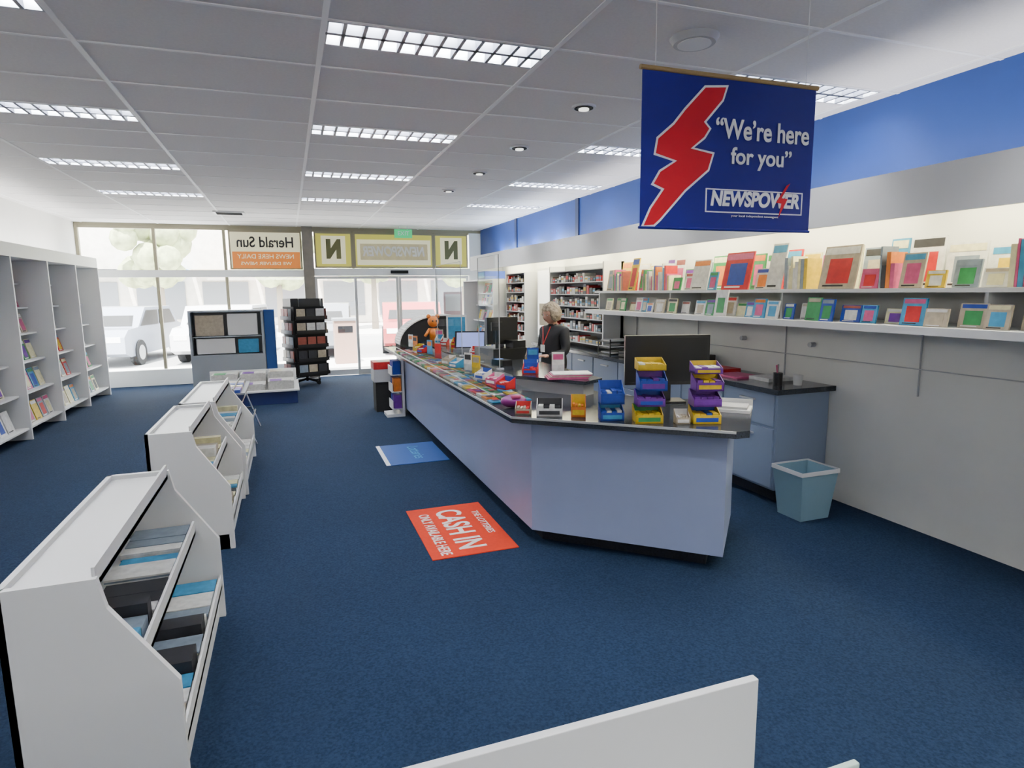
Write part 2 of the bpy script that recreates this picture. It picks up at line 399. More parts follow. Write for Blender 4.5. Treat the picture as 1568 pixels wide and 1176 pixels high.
g = B('magazine_shelf',RW(12.6)); g.box(0,2.0,-.03,0,.0,1.85,white); g.box(0,.03,-.5,0,0,1.85,white); g.box(1.97,2.0,-.5,0,0,1.85,white)
zz = [.1,.42,.74,1.06,1.36,1.60]
for q,z in enumerate(zz): g.box(.03,1.97,-.48+q*.06,-.03,z,z+.018,white)
g.box(0,2.0,-.5,0,1.85,1.87,white)
sh = g.done()
g = B('magazines',RW(12.6))
for q,z in enumerate(zz):
    x = .08
    while x < 1.8: cover(g,x+.09,z+.02,.15,.21,-.40+q*.06,15,rnd.choice(soft)); x += .165
g.done(parent=sh)
g = B('blue_display_box'); g.box(3.46,3.85,11.1,11.6,1.871,2.02,P['blue']); g.box(3.455,3.46,11.15,11.55,1.9,2.0,P['sky']); g.done(bevel=.01)
# back counter
g = B('back_counter')
g.box(3.44,W-.005,3.67,8.6,.10,.86,pale2); g.box(3.50,W-.005,3.71,8.6,0,.10,kick); g.box(3.38,W-.005,3.61,8.6,.86,.90,dark)
for i in range(8):
    y0 = 3.69+i*.6
    for (a,b_) in ((.12,.58),(.60,.85)):
        g.box(3.425,3.44,y0,y0+.58,a,b_,pale2); g.box(3.40,3.425,y0+.2,y0+.36,b_-.07,b_-.055,alu)
g.done(bevel=.003)
g = B('paper_pile'); g.box(3.5,3.75,4.2,4.5,.901,.915,P['pink']); g.box(3.6,3.86,3.95,4.18,.901,.93,P['white']); g.box(3.55,3.8,4.52,4.8,.901,.94,P['red']); g.done()
g = B('desk_printer'); g.box(3.46,3.86,4.95,5.35,.901,1.02,black); g.box(3.42,3.6,5.0,5.3,.93,.945,grey); g.box(3.5,3.82,5.0,5.3,1.02,1.05,grey); g.done(bevel=.01)
g = B('pen_cup'); g.cyl((3.55,3.8,.901),(3.55,3.8,1.0),.035,black,n=20)
for q in range(5): g.cyl((3.55,3.8,.95),(3.53+.015*q,3.8+.01*q,1.06),.004,rnd.choice(pal),n=6)
g.done()
g = B('cup'); g.cyl((3.7,3.75,.901),(3.7,3.75,.98),.03,white,r1=.038,n=20); g.done()
g = B('phone_handset'); g.box(3.5,3.64,6.0,6.2,.901,.94,black); g.box(3.5,3.55,5.98,6.2,.94,.97,black); g.done(bevel=.008)
g = B('document_trays')
for q in range(3): g.box(3.5,3.85,6.4,6.7,.901+q*.07,.91+q*.07,black); g.box(3.53,3.83,6.42,6.68,.911+q*.07,.925+q*.07,wt)
for (a,b_) in ((3.5,6.4),(3.84,6.4),(3.5,6.69),(3.84,6.69)): g.box(a,a+.01,b_,b_+.01,.901,1.08,black)
g.done()
# waste bin
g = B('waste_bin',T(3.47,3.40,0,0)); bb = mat('bin_pale',(.22,.36,.44),.5)
pts0 = [(-.15,-.13),(.15,-.13),(.15,.13),(-.15,.13)]
def ring(sc,z): return [(p[0]*sc,p[1]*sc,z) for p in pts0]
vs = ring(.85,0)+ring(1.1,.36)+ring(1.05,.36)+ring(.8,.02)
fs = [(3,2,1,0)]+[(i,(i+1)%4,4+(i+1)%4,4+i) for i in range(4)]+[(4+i,4+(i+1)%4,8+(i+1)%4,8+i) for i in range(4)]+[(8+i,8+(i+1)%4,12+(i+1)%4,12+i) for i in range(4)]+[(12,13,14,15)]
g.add(vs,fs,bb)
vs = ring(1.14,.37)+ring(1.14,.34)+ring(1.11,.37); g.add(vs,[(i,(i+1)%4,4+(i+1)%4,4+i) for i in range(4)]+[(8+i,8+(i+1)%4,(i+1)%4,i) for i in range(4)],wt)
g.done()

# ------------------------------------------------------------ main counter
g = B('service_counter')
body = [(1.42,8.9),(1.42,3.62),(2.30,2.82),(2.80,3.37),(2.05,4.05),(2.05,8.9)]
g.prism(body,.10,.835,pale)
kk = [(1.52,8.85),(1.52,3.68),(2.29,2.96),(2.70,3.40),(2.0,4.0),(2.0,8.85)]
g.prism(kk,0,.10,kick)
slab = [(1.265,8.95),(1.265,3.555),(2.25,2.69),(2.34,2.69),(2.90,3.32),(2.90,3.38),(2.20,4.08),(2.20,8.95)]
g.prism(slab,.84,.88,dark)
def strip(p,q,z0,z1,t_,m):
    d = Vector((q[0]-p[0],q[1]-p[1])).normalized(); n_ = Vector((d.y,-d.x))*t_
    g.prism([p,q,(q[0]+n_.x,q[1]+n_.y),(p[0]+n_.x,p[1]+n_.y)],z0,z1,m)
strip((1.265,3.555),(1.265,8.95),.868,.882,-.006,alu); strip((1.265,3.555),(2.25,2.69),.868,.882,.006,alu)
strip((1.42,5.4),(1.42,5.404),.10,.83,-.001,lgrey)
up = [(1.66,8.3),(1.66,4.55),(2.0,4.05),(2.12,4.12),(2.12,8.3)]
g.prism(up,.88,.975,lgrey)
g.prism([(1.62,8.35),(1.62,4.52),(1.98,3.98),(2.18,4.10),(2.18,8.35)],.975,1.0,dark)
g.done(bevel=.004)
g = B('glass_ticket_tray')
g.box(1.275,1.60,4.0,8.3,.945,.951,ac); g.box(1.275,1.281,4.0,8.3,.882,.945,ac)
for y in (4.0,4.8,5.6,6.4,7.2,8.0,8.295): g.box(1.275,1.60,y,y+.005,.882,.945,ac)
g.box(1.273,1.28,4.0,8.3,.951,.957,alu)
tray = g.done()
g = B('scratch_tickets')
y = 4.03
while y < 8.2:
    for x in (1.29,1.395,1.50):
        m1 = rnd.choice([P['yellow'],P['white'],P['red'],P['sky'],P['white'],P['pink'],P['orange'],P['green'],P['tan']])
        g.box(x,x+.085,y,y+.12,.883,.889+rnd.random()*.01,m1); g.box(x+.02,x+.065,y+.03,y+.09,.90,.901,rnd.choice(pal))
    y += .135
g.done(parent=tray)

def carton(nm, x, y, a, z, w_, d_, tiers):
    g = B(nm,T(x,y,z,a))
    zc = 0
    for (h_,m1,m2,dx) in tiers:
        g.box(dx-w_/2,dx+w_/2,-d_/2,d_/2,zc,zc+.01,m1)
        g.box(dx-w_/2,dx+w_/2,-d_/2,-d_/2+.004,zc,zc+h_*.5,m1)
        g.prism([(-d_/2,zc),(d_/2,zc),(d_/2,zc+h_),(-d_/2,zc+h_*.5)],dx-w_/2,dx-w_/2+.004,m1,'x')
        g.prism([(-d_/2,zc),(d_/2,zc),(d_/2,zc+h_),(-d_/2,zc+h_*.5)],dx+w_/2-.004,dx+w_/2,m1,'x')
        g.box(dx-w_/2,dx+w_/2,d_/2-.004,d_/2,zc,zc+h_*1.0,m2)
        g.box(dx-w_*.4,dx+w_*.4,-d_/2-.001,-d_/2,zc+h_*.12,zc+h_*.36,m2)
        for q in range(4):
            xx = dx-w_/2+.01+q*(w_-.02)/4
            g.box(xx,xx+(w_-.02)/4-.004,-d_/2+.01,d_/2-.01,zc+.01,zc+h_*(.55+.08*rnd.random()),rnd.choice([m1,m2,P['white'],m1]))
        zc += h_
    return g.done()
carton('lolly_display_stack',1.96,3.10,-20,.881,.16,.12,[(.10,P['yellow'],P['green'],-.01),(.09,P['purple'],P['blue'],.0),(.12,P['blue'],P['purple'],.01),(.065,P['yellow'],P['yellow'],0)])
carton('lolly_display_stack',2.25,2.97,-20,.881,.16,.12,[(.10,P['yellow'],P['blue'],.0),(.09,P['purple'],P['purple'],.0),(.10,P['purple'],P['yellow'],.01),(.065,P['purple'],P['yellow'],0)])
carton('card_display_box',1.79,3.25,-20,.881,.14,.12,[(.10,P['blue'],P['sky'],0),(.13,P['blue'],P['blue'],.0)])
carton('sweet_display_box',2.11,2.99,-20,.881,.08,.07,[(.08,P['tan'],P['white'],0)])
carton('gum_display_box',1.50,3.51,-25,.881,.16,.10,[(.10,P['white'],P['black'],0)])
carton('gum_display_box',1.65,3.41,-25,.881,.09,.09,[(.13,P['orange'],P['yellow'],0)])
carton('gum_display_box',1.37,3.63,-25,.881,.10,.10,[(.07,P['tan'],P['red'],0)])
for i_,(xx_,yy_,c1,c2) in enumerate([(1.79,6.15,'white','red'),(2.02,6.18,'blue','white'),(1.79,6.93,'yellow','red'),(1.78,7.42,'red','white'),(1.79,7.76,'white','sky'),(2.06,5.25,'tan','yellow')]):
    carton('counter_card_box',xx_,yy_,-40,1.001,.09,.08,[(.09+.02*(i_%3),P[c1],P[c2],0)])
g = B('purple_bag'); g.ball((1.38,3.84,.925),.075,mat('purple_plastic',(.18,.008,.15),.3),n=10,sc=(1.2,.9,.58)); g.box(1.35,1.41,3.78,3.82,.95,.97,P['pink']); g.done(smooth=True)
g = B('magazine_pile',T(1.95,4.22,1.001,-15))
for q in range(5): g.box(-.16+.01*q,.14+.008*q,-.1,.11-.006*q,q*.008,q*.008+.0075,rnd.choice([P['pink'],P['white'],P['tan'],P['black']]))
g.done()
g = B('paper_tray',T(2.62,3.22,.881,-45)); g.box(-.14,.14,-.1,.1,0,.02,white); g.box(-.14,.14,.09,.1,.02,.06,white); g.box(-.12,.12,-.08,.08,.02,.035,lgrey); g.done()
for (x,y,z,a,kind,cn) in [(1.45,4.2,.952,-70,'c','red'),(1.45,4.45,.952,-70,'c','pink'),(1.45,4.75,.952,-70,'c','white'),(1.48,5.05,.952,-65,'h','yellow'),(1.48,5.3,.952,-65,'h','white'),(1.45,5.6,.952,-70,'c','sky'),(1.45,5.9,.952,-70,'c','tan'),(1.46,6.4,.952,-65,'h','red'),(1.48,6.9,.952,-70,'h','sky'),
                        (1.45,7.15,.952,-70,'c','red'),(1.45,7.4,.952,-70,'c','yellow'),(1.46,7.65,.952,-70,'h','orange'),(1.46,7.95,.952,-70,'h','white'),(1.86,4.75,1.001,-20,'c','white'),(2.02,4.55,1.001,-20,'h','white'),(1.78,4.55,1.001,-30,'c','red'),(1.98,5.0,1.001,-20,'h','blue'),(1.90,7.15,1.001,-25,'h','white'),(2.04,7.35,1.001,-25,'c','sky'),(1.85,8.0,1.001,-25,'h','tan')]:
    if kind == 'c': carton('counter_sweets_box',x,y,a,z,.12,.09,[(.085,P[cn],rnd.choice([P['white'],P['yellow'],P['blue']]),0)])
    else:
        g = B('brochure_holder',T(x,y,z,a)); g.box(-.055,.055,-.03,.03,0,.006,ac); g.box(-.055,.055,.004,.008,.006,.17,ac); g.box(-.05,.05,-.004,.003,.006,.16,P[cn]); g.box(-.04,.04,-.005,-.004,.10,.145,rnd.choice(pal)); g.box(-.055,.055,-.009,-.006,.006,.06,ac); g.done()

g = B('computer_monitor',T(2.43,3.64,.881,-19))
g.box(-.12,.12,-.08,.08,0,.012,black); g.box(-.03,.03,-.015,.015,.012,.2,black)
g.box(-.29,.29,-.022,.012,.12,.46,black); g.box(-.275,.275,-.0235,-.022,.14,.445,mat('screen_off',(.004,.004,.005),.3)); g.box(-.2,.2,.012,.035,.18,.38,black)
g.done(bevel=.004)
g = B('cash_register',T(1.95,5.75,1.0,10))
g.box(-.2,.2,-.2,.2,0,.11,black); g.box(-.17,.17,-.02,.03,.14,.40,black); g.box(-.03,.03,0,.05,.11,.2,grey); g.box(-.15,.15,.031,.033,.17,.38,scr)
g.box(.02,.16,-.19,-.04,.11,.18,black); g.cyl((-.12,-.12,.11),(-.12,-.12,.30),.015,black); g.box(-.18,-.06,-.135,-.115,.28,.36,black)
g.done(bevel=.006)
g = B('card_terminal',T(1.76,5.2,1.0,15)); g.box(-.05,.05,-.09,.09,0,.05,black); g.box(-.035,.035,.02,.07,.05,.052,scr); g.done(bevel=.004)
g = B('lottery_terminal',T(1.86,6.55,1.0,-20)); g.box(-.18,.18,-.13,.15,0,.04,grey)
g.L = Matrix.Translation((0,-.08,.04)) @ Matrix.Rotation(math.radians(-35),4,'X'); g.box(-.17,.17,0,.03,0,.22,blackm); g.box(-.15,.15,-.002,0,.02,.20,mat('screen_purple',(.2,.25,.5),.3,emit=.25*KE,ecol=(.25,.3,.8))); g.done()
g = B('notice_board_stand',T(2.02,7.75,1.0,-10)); g.box(-.13,.13,-.02,-.01,0,.36,wt); g.box(-.11,.11,-.021,-.02,.05,.33,P['sky']); g.box(-.13,.13,-.06,.06,0,.01,wt); g.done()
g = B('arched_display_stand')
arc = [(1.40,0)]
for q in range(0,19):
    a = math.pi - math.pi*.5*q/18
    arc.append((1.96+.56*math.cos(a), .06+.38*math.sin(a)))
arc += [(2.12,.44),(2.12,0)]
g.prism([(p[0],p[1]+.882) for p in arc],8.42,8.80,blackm,'y')
for q in range(1,len(arc)-2):
    p0,p1 = arc[q],arc[q+1]
    g.prism([(p0[0],p0[1]+.882),(p1[0],p1[1]+.882),(p1[0]+.0,p1[1]+.897),(p0[0]-.012,p0[1]+.897)],8.40,8.82,wt,'y')
g.done()
g = B('orange_mascot_figure',T(-.06,-.14,.119)); oc = P['orange']
g.cyl((1.88,8.36,.883),(1.88,8.36,1.05),.05,oc,r1=.06); g.ball((1.88,8.36,1.14),.075,oc,n=10); g.ball((1.82,8.36,1.21),.03,oc,n=8); g.ball((1.94,8.36,1.21),.03,oc,n=8)
g.cyl((1.83,8.36,1.04),(1.76,8.32,.95),.02,oc); g.cyl((1.93,8.36,1.04),(2.0,8.32,.95),.02,oc); g.ball((1.86,8.29,1.15),.012,black,n=6); g.ball((1.91,8.29,1.15),.012,black,n=6)
g.done(smooth=True)
g = B('umbrella_bin')
g.box(1.08,1.36,8.65,8.95,0,.42,blackm); g.box(1.06,1.38,8.63,8.97,.42,.60,lgrey); g.box(1.06,1.38,8.63,8.97,.60,.70,P['red']); g.box(1.12,1.32,8.69,8.91,.70,.702,black); g.done(bevel=.01)
g = B('brochure_stand'); g.box(1.16,1.40,8.2,8.5,0,.04,white); g.box(1.37,1.40,8.2,8.5,.04,.8,white)
for z in (.1,.33,.56):
    g.box(1.24,1.37,8.2,8.5,z,z+.01,white); g.box(1.235,1.245,8.2,8.5,z,z+.12,white)
    g.box(1.26,1.36,8.22,8.34,z+.01,z+.19,rnd.choice(pal)); g.box(1.26,1.36,8.36,8.48,z+.01,z+.19,P['blue'])
g.done()
for (x,y0,y1) in ((1.64,4.9,5.5),(1.64,6.1,7.2)):
    g = B('acrylic_screen'); g.box(x,x+.005,y0,y1,1.0,1.95,ac)
    for y in (y0,y1-.006): g.box(x-.001,x+.006,y,y+.003,1.0,1.95,lgrey)
    g.box(x-.001,x+.006,y0,y1,1.947,1.95,lgrey); g.box(x-.02,x+.04,y0,y0+.03,1.0,1.01,lgrey); g.box(x-.02,x+.04,y1-.03,y1,1.0,1.01,lgrey)
    g.done()

# ------------------------------------------------------------ floor mats
g = B('floor_mat_red'); g.box(.75,1.32,3.60,4.53,.001,.006,red); o = g.done()
RZ = (0,0,-math.pi/2)
text('CASH IN',(1.03,4.06,.0075),RZ,.74,wt,o,height=.19,bold=.002,name='mat_text')
text('THE LOTTERIES',(1.23,4.12,.0075),RZ,.45,wt,o,height=.05,name='mat_text')
text('ONLY AVAILABLE HERE',(.85,4.02,.0075),RZ,.76,wt,o,height=.075,bold=.001,name='mat_text')
g = B('floor_mat_blue'); g.box(.80,1.42,5.84,6.65,.001,.006,mblue); g.box(.80,.84,5.84,6.65,.006,.007,wt); o = g.done()
text('Lotteries',(1.16,6.25,.0075),RZ,.5,P['sky'],o,height=.12,name='mat_text')

# ------------------------------------------------------------ banner
bn = mat('banner_blue',(.005,.006,.15),.5,spec=.2); gold = mat('banner_rod',(.30,.20,.08),.4)
g = B('hanging_banner'); bx0,bx1,bz0,bz1 = 1.39,2.28,1.905,2.53; by=2.3
g.box(bx0,bx1,by,by+.004,bz0,bz1,bn); g.cyl((bx0-.01,by+.002,bz1),(bx1+.01,by+.002,bz1),.010,gold); g.cyl((bx0-.005,by+.002,bz0),(bx1+.005,by+.002,bz0),.006,bn)
for x in (bx0+.06,bx1-.06): g.cyl((x,by+.002,bz1),(x,by+.002,H),.0015,wt,n=6)
U = lambda u: bx0+(u-985)*.00342
V = lambda v,u: bz1-(v-108-(u-985)*.06)*.00262
lp = [(1073,133),(1103,131),(1098,150),(1072,185),(1080,195),(1073,208),(1054,226),(1086,234),(1080,258),(1047,290),(1012,335),(1004,343),(990,344),(1000,318),(1018,288),(1003,280),(1012,262),(1035,245),(1005,234),(1008,212),(1030,190),(1045,168)]
lp = [(U(a),V(b_,a)) for a,b_ in lp]
n_ = len(lp); off = []
for i in range(n_):
    p=Vector(lp[i]); a=Vector(lp[i-1]); b_=Vector(lp[(i+1)%n_])
    e1=(p-a).normalized(); e2=(b_-p).normalized(); nn=(Vector((-e1.y,e1.x))+Vector((-e2.y,e2.x)))
    nn = nn.normalized()*.009/max(.5,math.sqrt(max(.05,(1+e1.dot(e2))/2)))
    off.append(tuple(p+nn))
g.prism(off,by-.001,by,wt,'y'); g.prism(lp,by-.002,by-.001,mat('banner_red',(.46,.004,.015),.5,spec=.2),'y')
g.box(U(1078),U(1232),by-.001,by,V(325,1078),V(287,1078),wt); g.box(U(1080),U(1230),by-.0015,by-.001,V(323,1078),V(289,1078),bn)
g.prism([(U(1203),V(284,1203)),(U(1209),V(280,1203)),(U(1196),V(305,1203)),(U(1206),V(306,1203)),(U(1192),V(338,1203)),(U(1196),V(314,1203)),(U(1187),V(313,1203))],by-.006,by-.0055,mat('banner_red',(.46,.004,.015)),'y')
o = g.done()
text('\u201cWe\u2019re here',(U(1163),by-.003,V(199,1163)),R9,U(1237)-U(1090),wt,o,height=.085,bold=.002)
text('for you\u201d',(U(1162),by-.003,V(240,1162)),R9,U(1210)-U(1114),wt,o,height=.092,bold=.002)
text('NEWSPOWER',(U(1155),by-.003,V(308,1155)),R9,U(1226)-U(1085),wt,o,height=.066,bold=.004,shear=.15)
text('your local independent newsagent',(U(1155),by-.003,V(334,1155)),R9,U(1195)-U(1120),wt,o,height=.012)

# ------------------------------------------------------------ left side
g = B('card_spinner_rack',T(.26,12.0,0,20))
g.cyl((0,0,.05),(0,0,1.56),.025,black)
for a in range(4):
    an = a*math.pi/2+.4; g.cyl((0,0,.09),(.28*math.cos(an),.28*math.sin(an),.05),.018,black,n=8); g.cyl((.28*math.cos(an),.28*math.sin(an)-.015,.038),(.28*math.cos(an),.28*math.sin(an)+.015,.038),.038,black,n=12)
for a in range(4):
    g.L = Matrix.Rotation(a*math.pi/2,4,'Z')
    g.box(-.27,.27,-.28,-.27,.16,1.42,blackm); g.box(-.19,.19,-.30,-.27,1.42,1.56,black)
    for z in (.18,.43,.68,.93,1.18):
        g.box(-.27,.27,-.335,-.33,z,z+.07,black); g.box(-.27,.27,-.335,-.28,z,z+.01,black)
        for q in range(3):
            x = -.25+q*.175
            g.box(x,x+.15,-.325,-.31,z+.01,z+.20,rnd.choice([pal[4],pal[11],pal[13],pal[4],pal[10],pal[4],pal[3]]))
g.L = Matrix.Identity(4)
g.done()
g = B('newspaper_stand'); nb_ = mat('stand_blue',(.004,.014,.09),.5)
g.box(-1.25,.06,9.9,11.0,0,.19,nb_); g.box(-1.28,.09,9.87,11.03,.19,.215,white)
g.box(-1.25,.06,10.95,11.0,.215,.42,white); st = g.done(bevel=.004)
g = B('newspaper_stacks')
for i in range(3):
    for j in range(2):
        x=-1.18+i*.41; y=9.95+j*.48; h_=.08+.07*rnd.random()+j*.1
        k_=0.216
        while k_<.216+h_:
            g.box(x+rnd.random()*.01,x+.37+rnd.random()*.01,y,y+.42+rnd.random()*.01,k_,k_+.012,paper); k_+=.0125
        g.box(x+.03,x+.2,y+.08,y+.3,k_,k_+.001,rnd.choice(pal)); g.box(x+.03,x+.34,y+.02,y+.06,k_,k_+.001,inkb)
g.done(parent=st)
gb = mat('cabinet_grey_blue',(.34,.38,.43),.5)
g = B('window_display_cabinet'); g.box(-1.6,-.42,11.7,12.15,0,.62,gb); g.box(-1.6,-1.56,11.7,12.15,.62,1.35,gb); g.box(-.46,-.42,11.7,12.15,.62,1.35,gb); g.box(-1.6,-.42,12.10,12.15,.62,1.35,lgrey)
g.box(-1.56,-.46,11.72,12.1,.92,.94,gb); g.box(-1.6,-.42,11.7,12.15,1.35,1.38,gb)
g.box(-1.0,-.52,11.74,11.76,.95,1.32,wt); g.box(-1.5,-1.06,11.74,11.76,.95,1.3,P['tan']); g.box(-1.5,-.9,11.74,11.76,.64,.9,wt); g.box(-.85,-.52,11.74,11.76,.64,.88,P['sky'])
g.box(-.41,-.24,11.72,12.1,0,1.38,mblue); g.done(bevel=.005)
def gondola(y0,y1,x1,top,depth=.46):
    g = B('tiered_display_shelf')
    prof = [(x1,0),(x1,.42),(x1-.18,.70),(x1-.20,top),(x1-depth,top),(x1-depth,0)]
    g.prism(prof,y0,y0+.025,white,'y'); g.prism(prof,y1-.025,y1,white,'y')
    g.box(x1-depth,x1-.03,y0,y1,0,.10,white)
    g.box(x1-depth,x1-depth+.02,y0,y1,0,top,white)
    lv = ((x1,.16),(x1-.1,.46),(x1-.20,.76))
    for (a,z) in lv:
        if z<top: g.box(x1-depth,a-.005,y0+.02,y1-.02,z,z+.02,white); g.box(a-.015,a-.005,y0+.02,y1-.02,z,z+.07,white)
    go = g.done()
    g = B('stationery_stock')
    for (a,z) in lv:
        if z>=top-.1: continue
        y=y0+.04
        while y<y1-.17:
            w_=.05+rnd.random()*.08
            if rnd.random()<.5: g.box(a-.25,a-.03,y,y+w_,z+.021,z+.04+rnd.random()*.08,rnd.choice([pal[3],pal[3],pal[10],pal[4],pal[12],pal[3],pal[13],pal[7]]))
            else:
                for q in range(5): g.box(a-.26,a-.04+.004*q,y,y+w_+.02,z+.021+q*.008,z+.028+q*.008,rnd.choice([pal[3],pal[3],pal[12],pal[10],pal[13],pal[3],pal[7]]))
                w_+=.02
            y+=w_+.01
    g.done(parent=go)
gondola(5.43,6.75,-.40,.80); gondola(4.27,5.35,-.42,.80); gondola(2.1,3.36,-.40,.80)
g = B('wire_magazine_stand')
for y in (7.3,8.3):
    g.cyl((-.42,y,.0),(-.62,y,.62),.012,chrome,n=8); g.cyl((-1.0,y,.0),(-.62,y,.62),.012,chrome,n=8); g.cyl((-.5,y,.25),(-.85,y,.25),.008,black,n=8)
for (x,z) in ((-.46,.22),(-.55,.45),(-.62,.62)): g.cyl((x,7.3,z),(x,8.3,z),.008,black,n=8)
g.box(-.95,-.50,7.3,8.3,.56,.58,grey)
for q in range(6): g.box(-.9,-.55,7.33+q*.16,7.46+q*.16,.58,.60+.02*rnd.random(),rnd.choice(pal))
g.done()
LW = lambda y: T(XL+.004,y,0,90)
g = B('magazine_rack',LW(.5)); g.box(0,11.5,-.03,0,0,2.1,white)
for x in [q*1.15 for q in range(11)]: g.box(x,x+.03,-.5,-.03,0,2.1,white)
zz=[.12,.5,.85,1.18,1.5,1.8]
for q,z in enumerate(zz): g.box(.03,11.5,-.48+q*.06,-.03,z,z+.02,white)
g.box(0,11.5,-.5,-.03,2.1,2.255,white)
sh = g.done()
g = B('magazines',LW(.5))
for q,z in enumerate(zz):
    x=.15
    while x<11.25:
        r_=(x+.1)%1.15
        if r_>.12 and r_<1.04: cover(g,x+.1,z+.021,.18,.25,-.40+q*.06,15,rnd.choice(soft+[pal[3],pal[12]]))
        x+=.21
g.done(parent=sh)
ceiling_fill(-3.05,55,.6,11.8,KC)  # added fill on top of the left rack
g = B('trim_added_lamp_ledge'); g.box(-3.3,3.2,YB,YB+.5,2.1,2.255,white); g.done()  # unseen ledge, added to carry the rear fill lamp
ob = B('added_fill_batten'); ob.box(-3.2,3.1,YB+.30,YB+.40,2.262,2.275,white); ob = ob.done()  # added lamp behind the camera, lifts the near ceiling
ld = bpy.data.lights.new('added_fill_lamp','AREA'); ld.shape='RECTANGLE'; ld.size=6.2; ld.size_y=.08; ld.energy=KC; ld.color=(1,.98,.96)
lo = bpy.data.objects.new('added_fill_lamp',ld); COL.objects.link(lo); lo.location=(-.05,YB+.36,2.30); lo.rotation_euler=(math.radians(180-52),0,0); setparent(lo,ob)

# foreground white display units
g = B('white_display_bench')
g.box(-.9,.972,1.05,1.07,0,.757,white)
g.box(-.9,.95,.62,1.05,0,.12,white); g.box(-.9,.95,.70,1.05,.38,.40,white); g.box(-.9,-.88,.62,1.05,0,.5,white); g.box(.952,.972,.62,1.05,0,.5,white)
g.done(bevel=.002)
g = B('leaflet_stand'); pg = mat('pale_green_white',(.50,.64,.58),.5)
g.box(.985,1.085,.72,.90,0,.02,pg); g.box(1.025,1.045,.80,.82,.02,.42,pg); g.box(.985,1.075,.86,.875,.38,.66,pg); g.box(.985,1.075,.78,.86,.38,.39,pg); g.box(.99,1.07,.82,.855,.40,.63,wt); g.done(bevel=.003)

# ------------------------------------------------------------ person
skin = mat('skin',(.45,.24,.17),.5); hairm = mat('hair_blonde_grey',(.28,.22,.15),.7,var=.4,vscale=60,bump=.8,bscale=80)
cloth = mat('black_top',(.005,.005,.007),.8); trou = mat('dark_trousers',(.010,.012,.018),.8)
PM = T(2.72,6.25,0,-72) @ Matrix.Diagonal((1.04,1.04,.975,1))
root = bpy.data.objects.new('shop_assistant',None); COL.objects.link(root); root.location=(2.72,6.25,0)
def skinmesh(nm, verts, edges, radii, rooti, mats_, pick, sub=2):
    me = bpy.data.meshes.new(nm); me.from_pydata([tuple(PM@Vector(v)) for v in verts],edges,[]); me.update()
    o = bpy.data.objects.new(nm,me); COL.objects.link(o)
    md = o.modifiers.new('s','SKIN'); md.use_smooth_shade=True
    for i,r in enumerate(radii):
        d = me.skin_vertices[0].data[i]; d.radius = r if isinstance(r,tuple) else (r,r); d.use_root = (i==rooti)
    sb = o.modifiers.new('sub','SUBSURF'); sb.levels=sub; sb.render_levels=sub
    dg = bpy.context.evaluated_depsgraph_get(); ev = o.evaluated_get(dg)
    m2 = bpy.data.meshes.new_from_object(ev); o.modifiers.clear(); o.data = m2
    m2.materials.clear()
    for m in mats_: m2.materials.append(m)
    inv = PM.inverted()
    for p in m2.polygons: p.use_smooth=True; p.material_index = pick(inv@p.center)
    setparent(o,root)
    return o
V_=[(0,0,.86),(0,.01,.98),(0,0,1.12),(0,.01,1.25),(0,.0,1.31),(0,-.02,1.37),
    (.15,.01,1.245),(.20,.0,1.02),(.15,-.20,.99),
    (-.15,.01,1.245),(-.20,0,1.02),(-.13,-.21,1.03),
    (.085,0,.80),(.095,-.02,.45),(.10,.02,.09),(.11,-.10,.035),(-.085,0,.80),(-.095,-.02,.45),(-.10,.02,.09),(-.11,-.10,.035)]
E_=[(0,1),(1,2),(2,3),(3,4),(4,5),(3,6),(6,7),(7,8),(3,9),(9,10),(10,11),(0,12),(12,13),(13,14),(14,15),(0,16),(16,17),(17,18),(18,19)]
Rr=[(.16,.13),(.155,.125),(.16,.13),(.13,.10),.058,.05,.068,.052,.030,.068,.052,.030,.09,.06,.042,.035,.09,.06,.042,.035]
def pk(c):
    if c.z>1.325: return 2
    if c.z<.06: return 3
    if c.z<.84 and abs(c.x)<.19 and c.y>-.12: return 1
    return 0
skinmesh('body',V_,E_,Rr,0,[cloth,trou,skin,blackm],pk)
def hand(nm, w, d, side):
    w=Vector(w); d=Vector(d).normalized(); up_=Vector((0,0,1)); s_=d.cross(up_).normalized()*side
    vs=[w, w+d*.04, w+d*.08]; es=[(0,1),(1,2)]; rs=[.024,(.034,.018),(.036,.016)]
    for k_,(ln,of) in enumerate(((.058,-.030),(.066,-.010),(.062,.010),(.048,.028))):
        b0=w+d*.085+s_*of; b1=b0+d*ln*.5-up_*.008; b2=b1+d*ln*.3-up_*.022
        i=len(vs); vs+= [b0,b1,b2]; es+=[(2,i),(i,i+1),(i+1,i+2)]; rs+=[.0095,.0085,.007]
    i=len(vs); vs+=[w+d*.035-s_*.035, w+d*.07-s_*.05-up_*.01]; es+=[(1,i),(i,i+1)]; rs+=[.011,.008]
    skinmesh(nm,[tuple(v) for v in vs],es,rs,0,[skin],lambda c:0)
hand('hand_right',(.15,-.20,.99),(-.3,-1,.05),1); hand('hand_left',(-.13,-.21,1.03),(.25,-1,0),-1)
hp = PM @ Matrix.Translation((0,-.035,1.435)) @ Matrix.Rotation(math.radians(16),4,'X')
g = B('head',hp); n_=24; vs=[];fs=[]
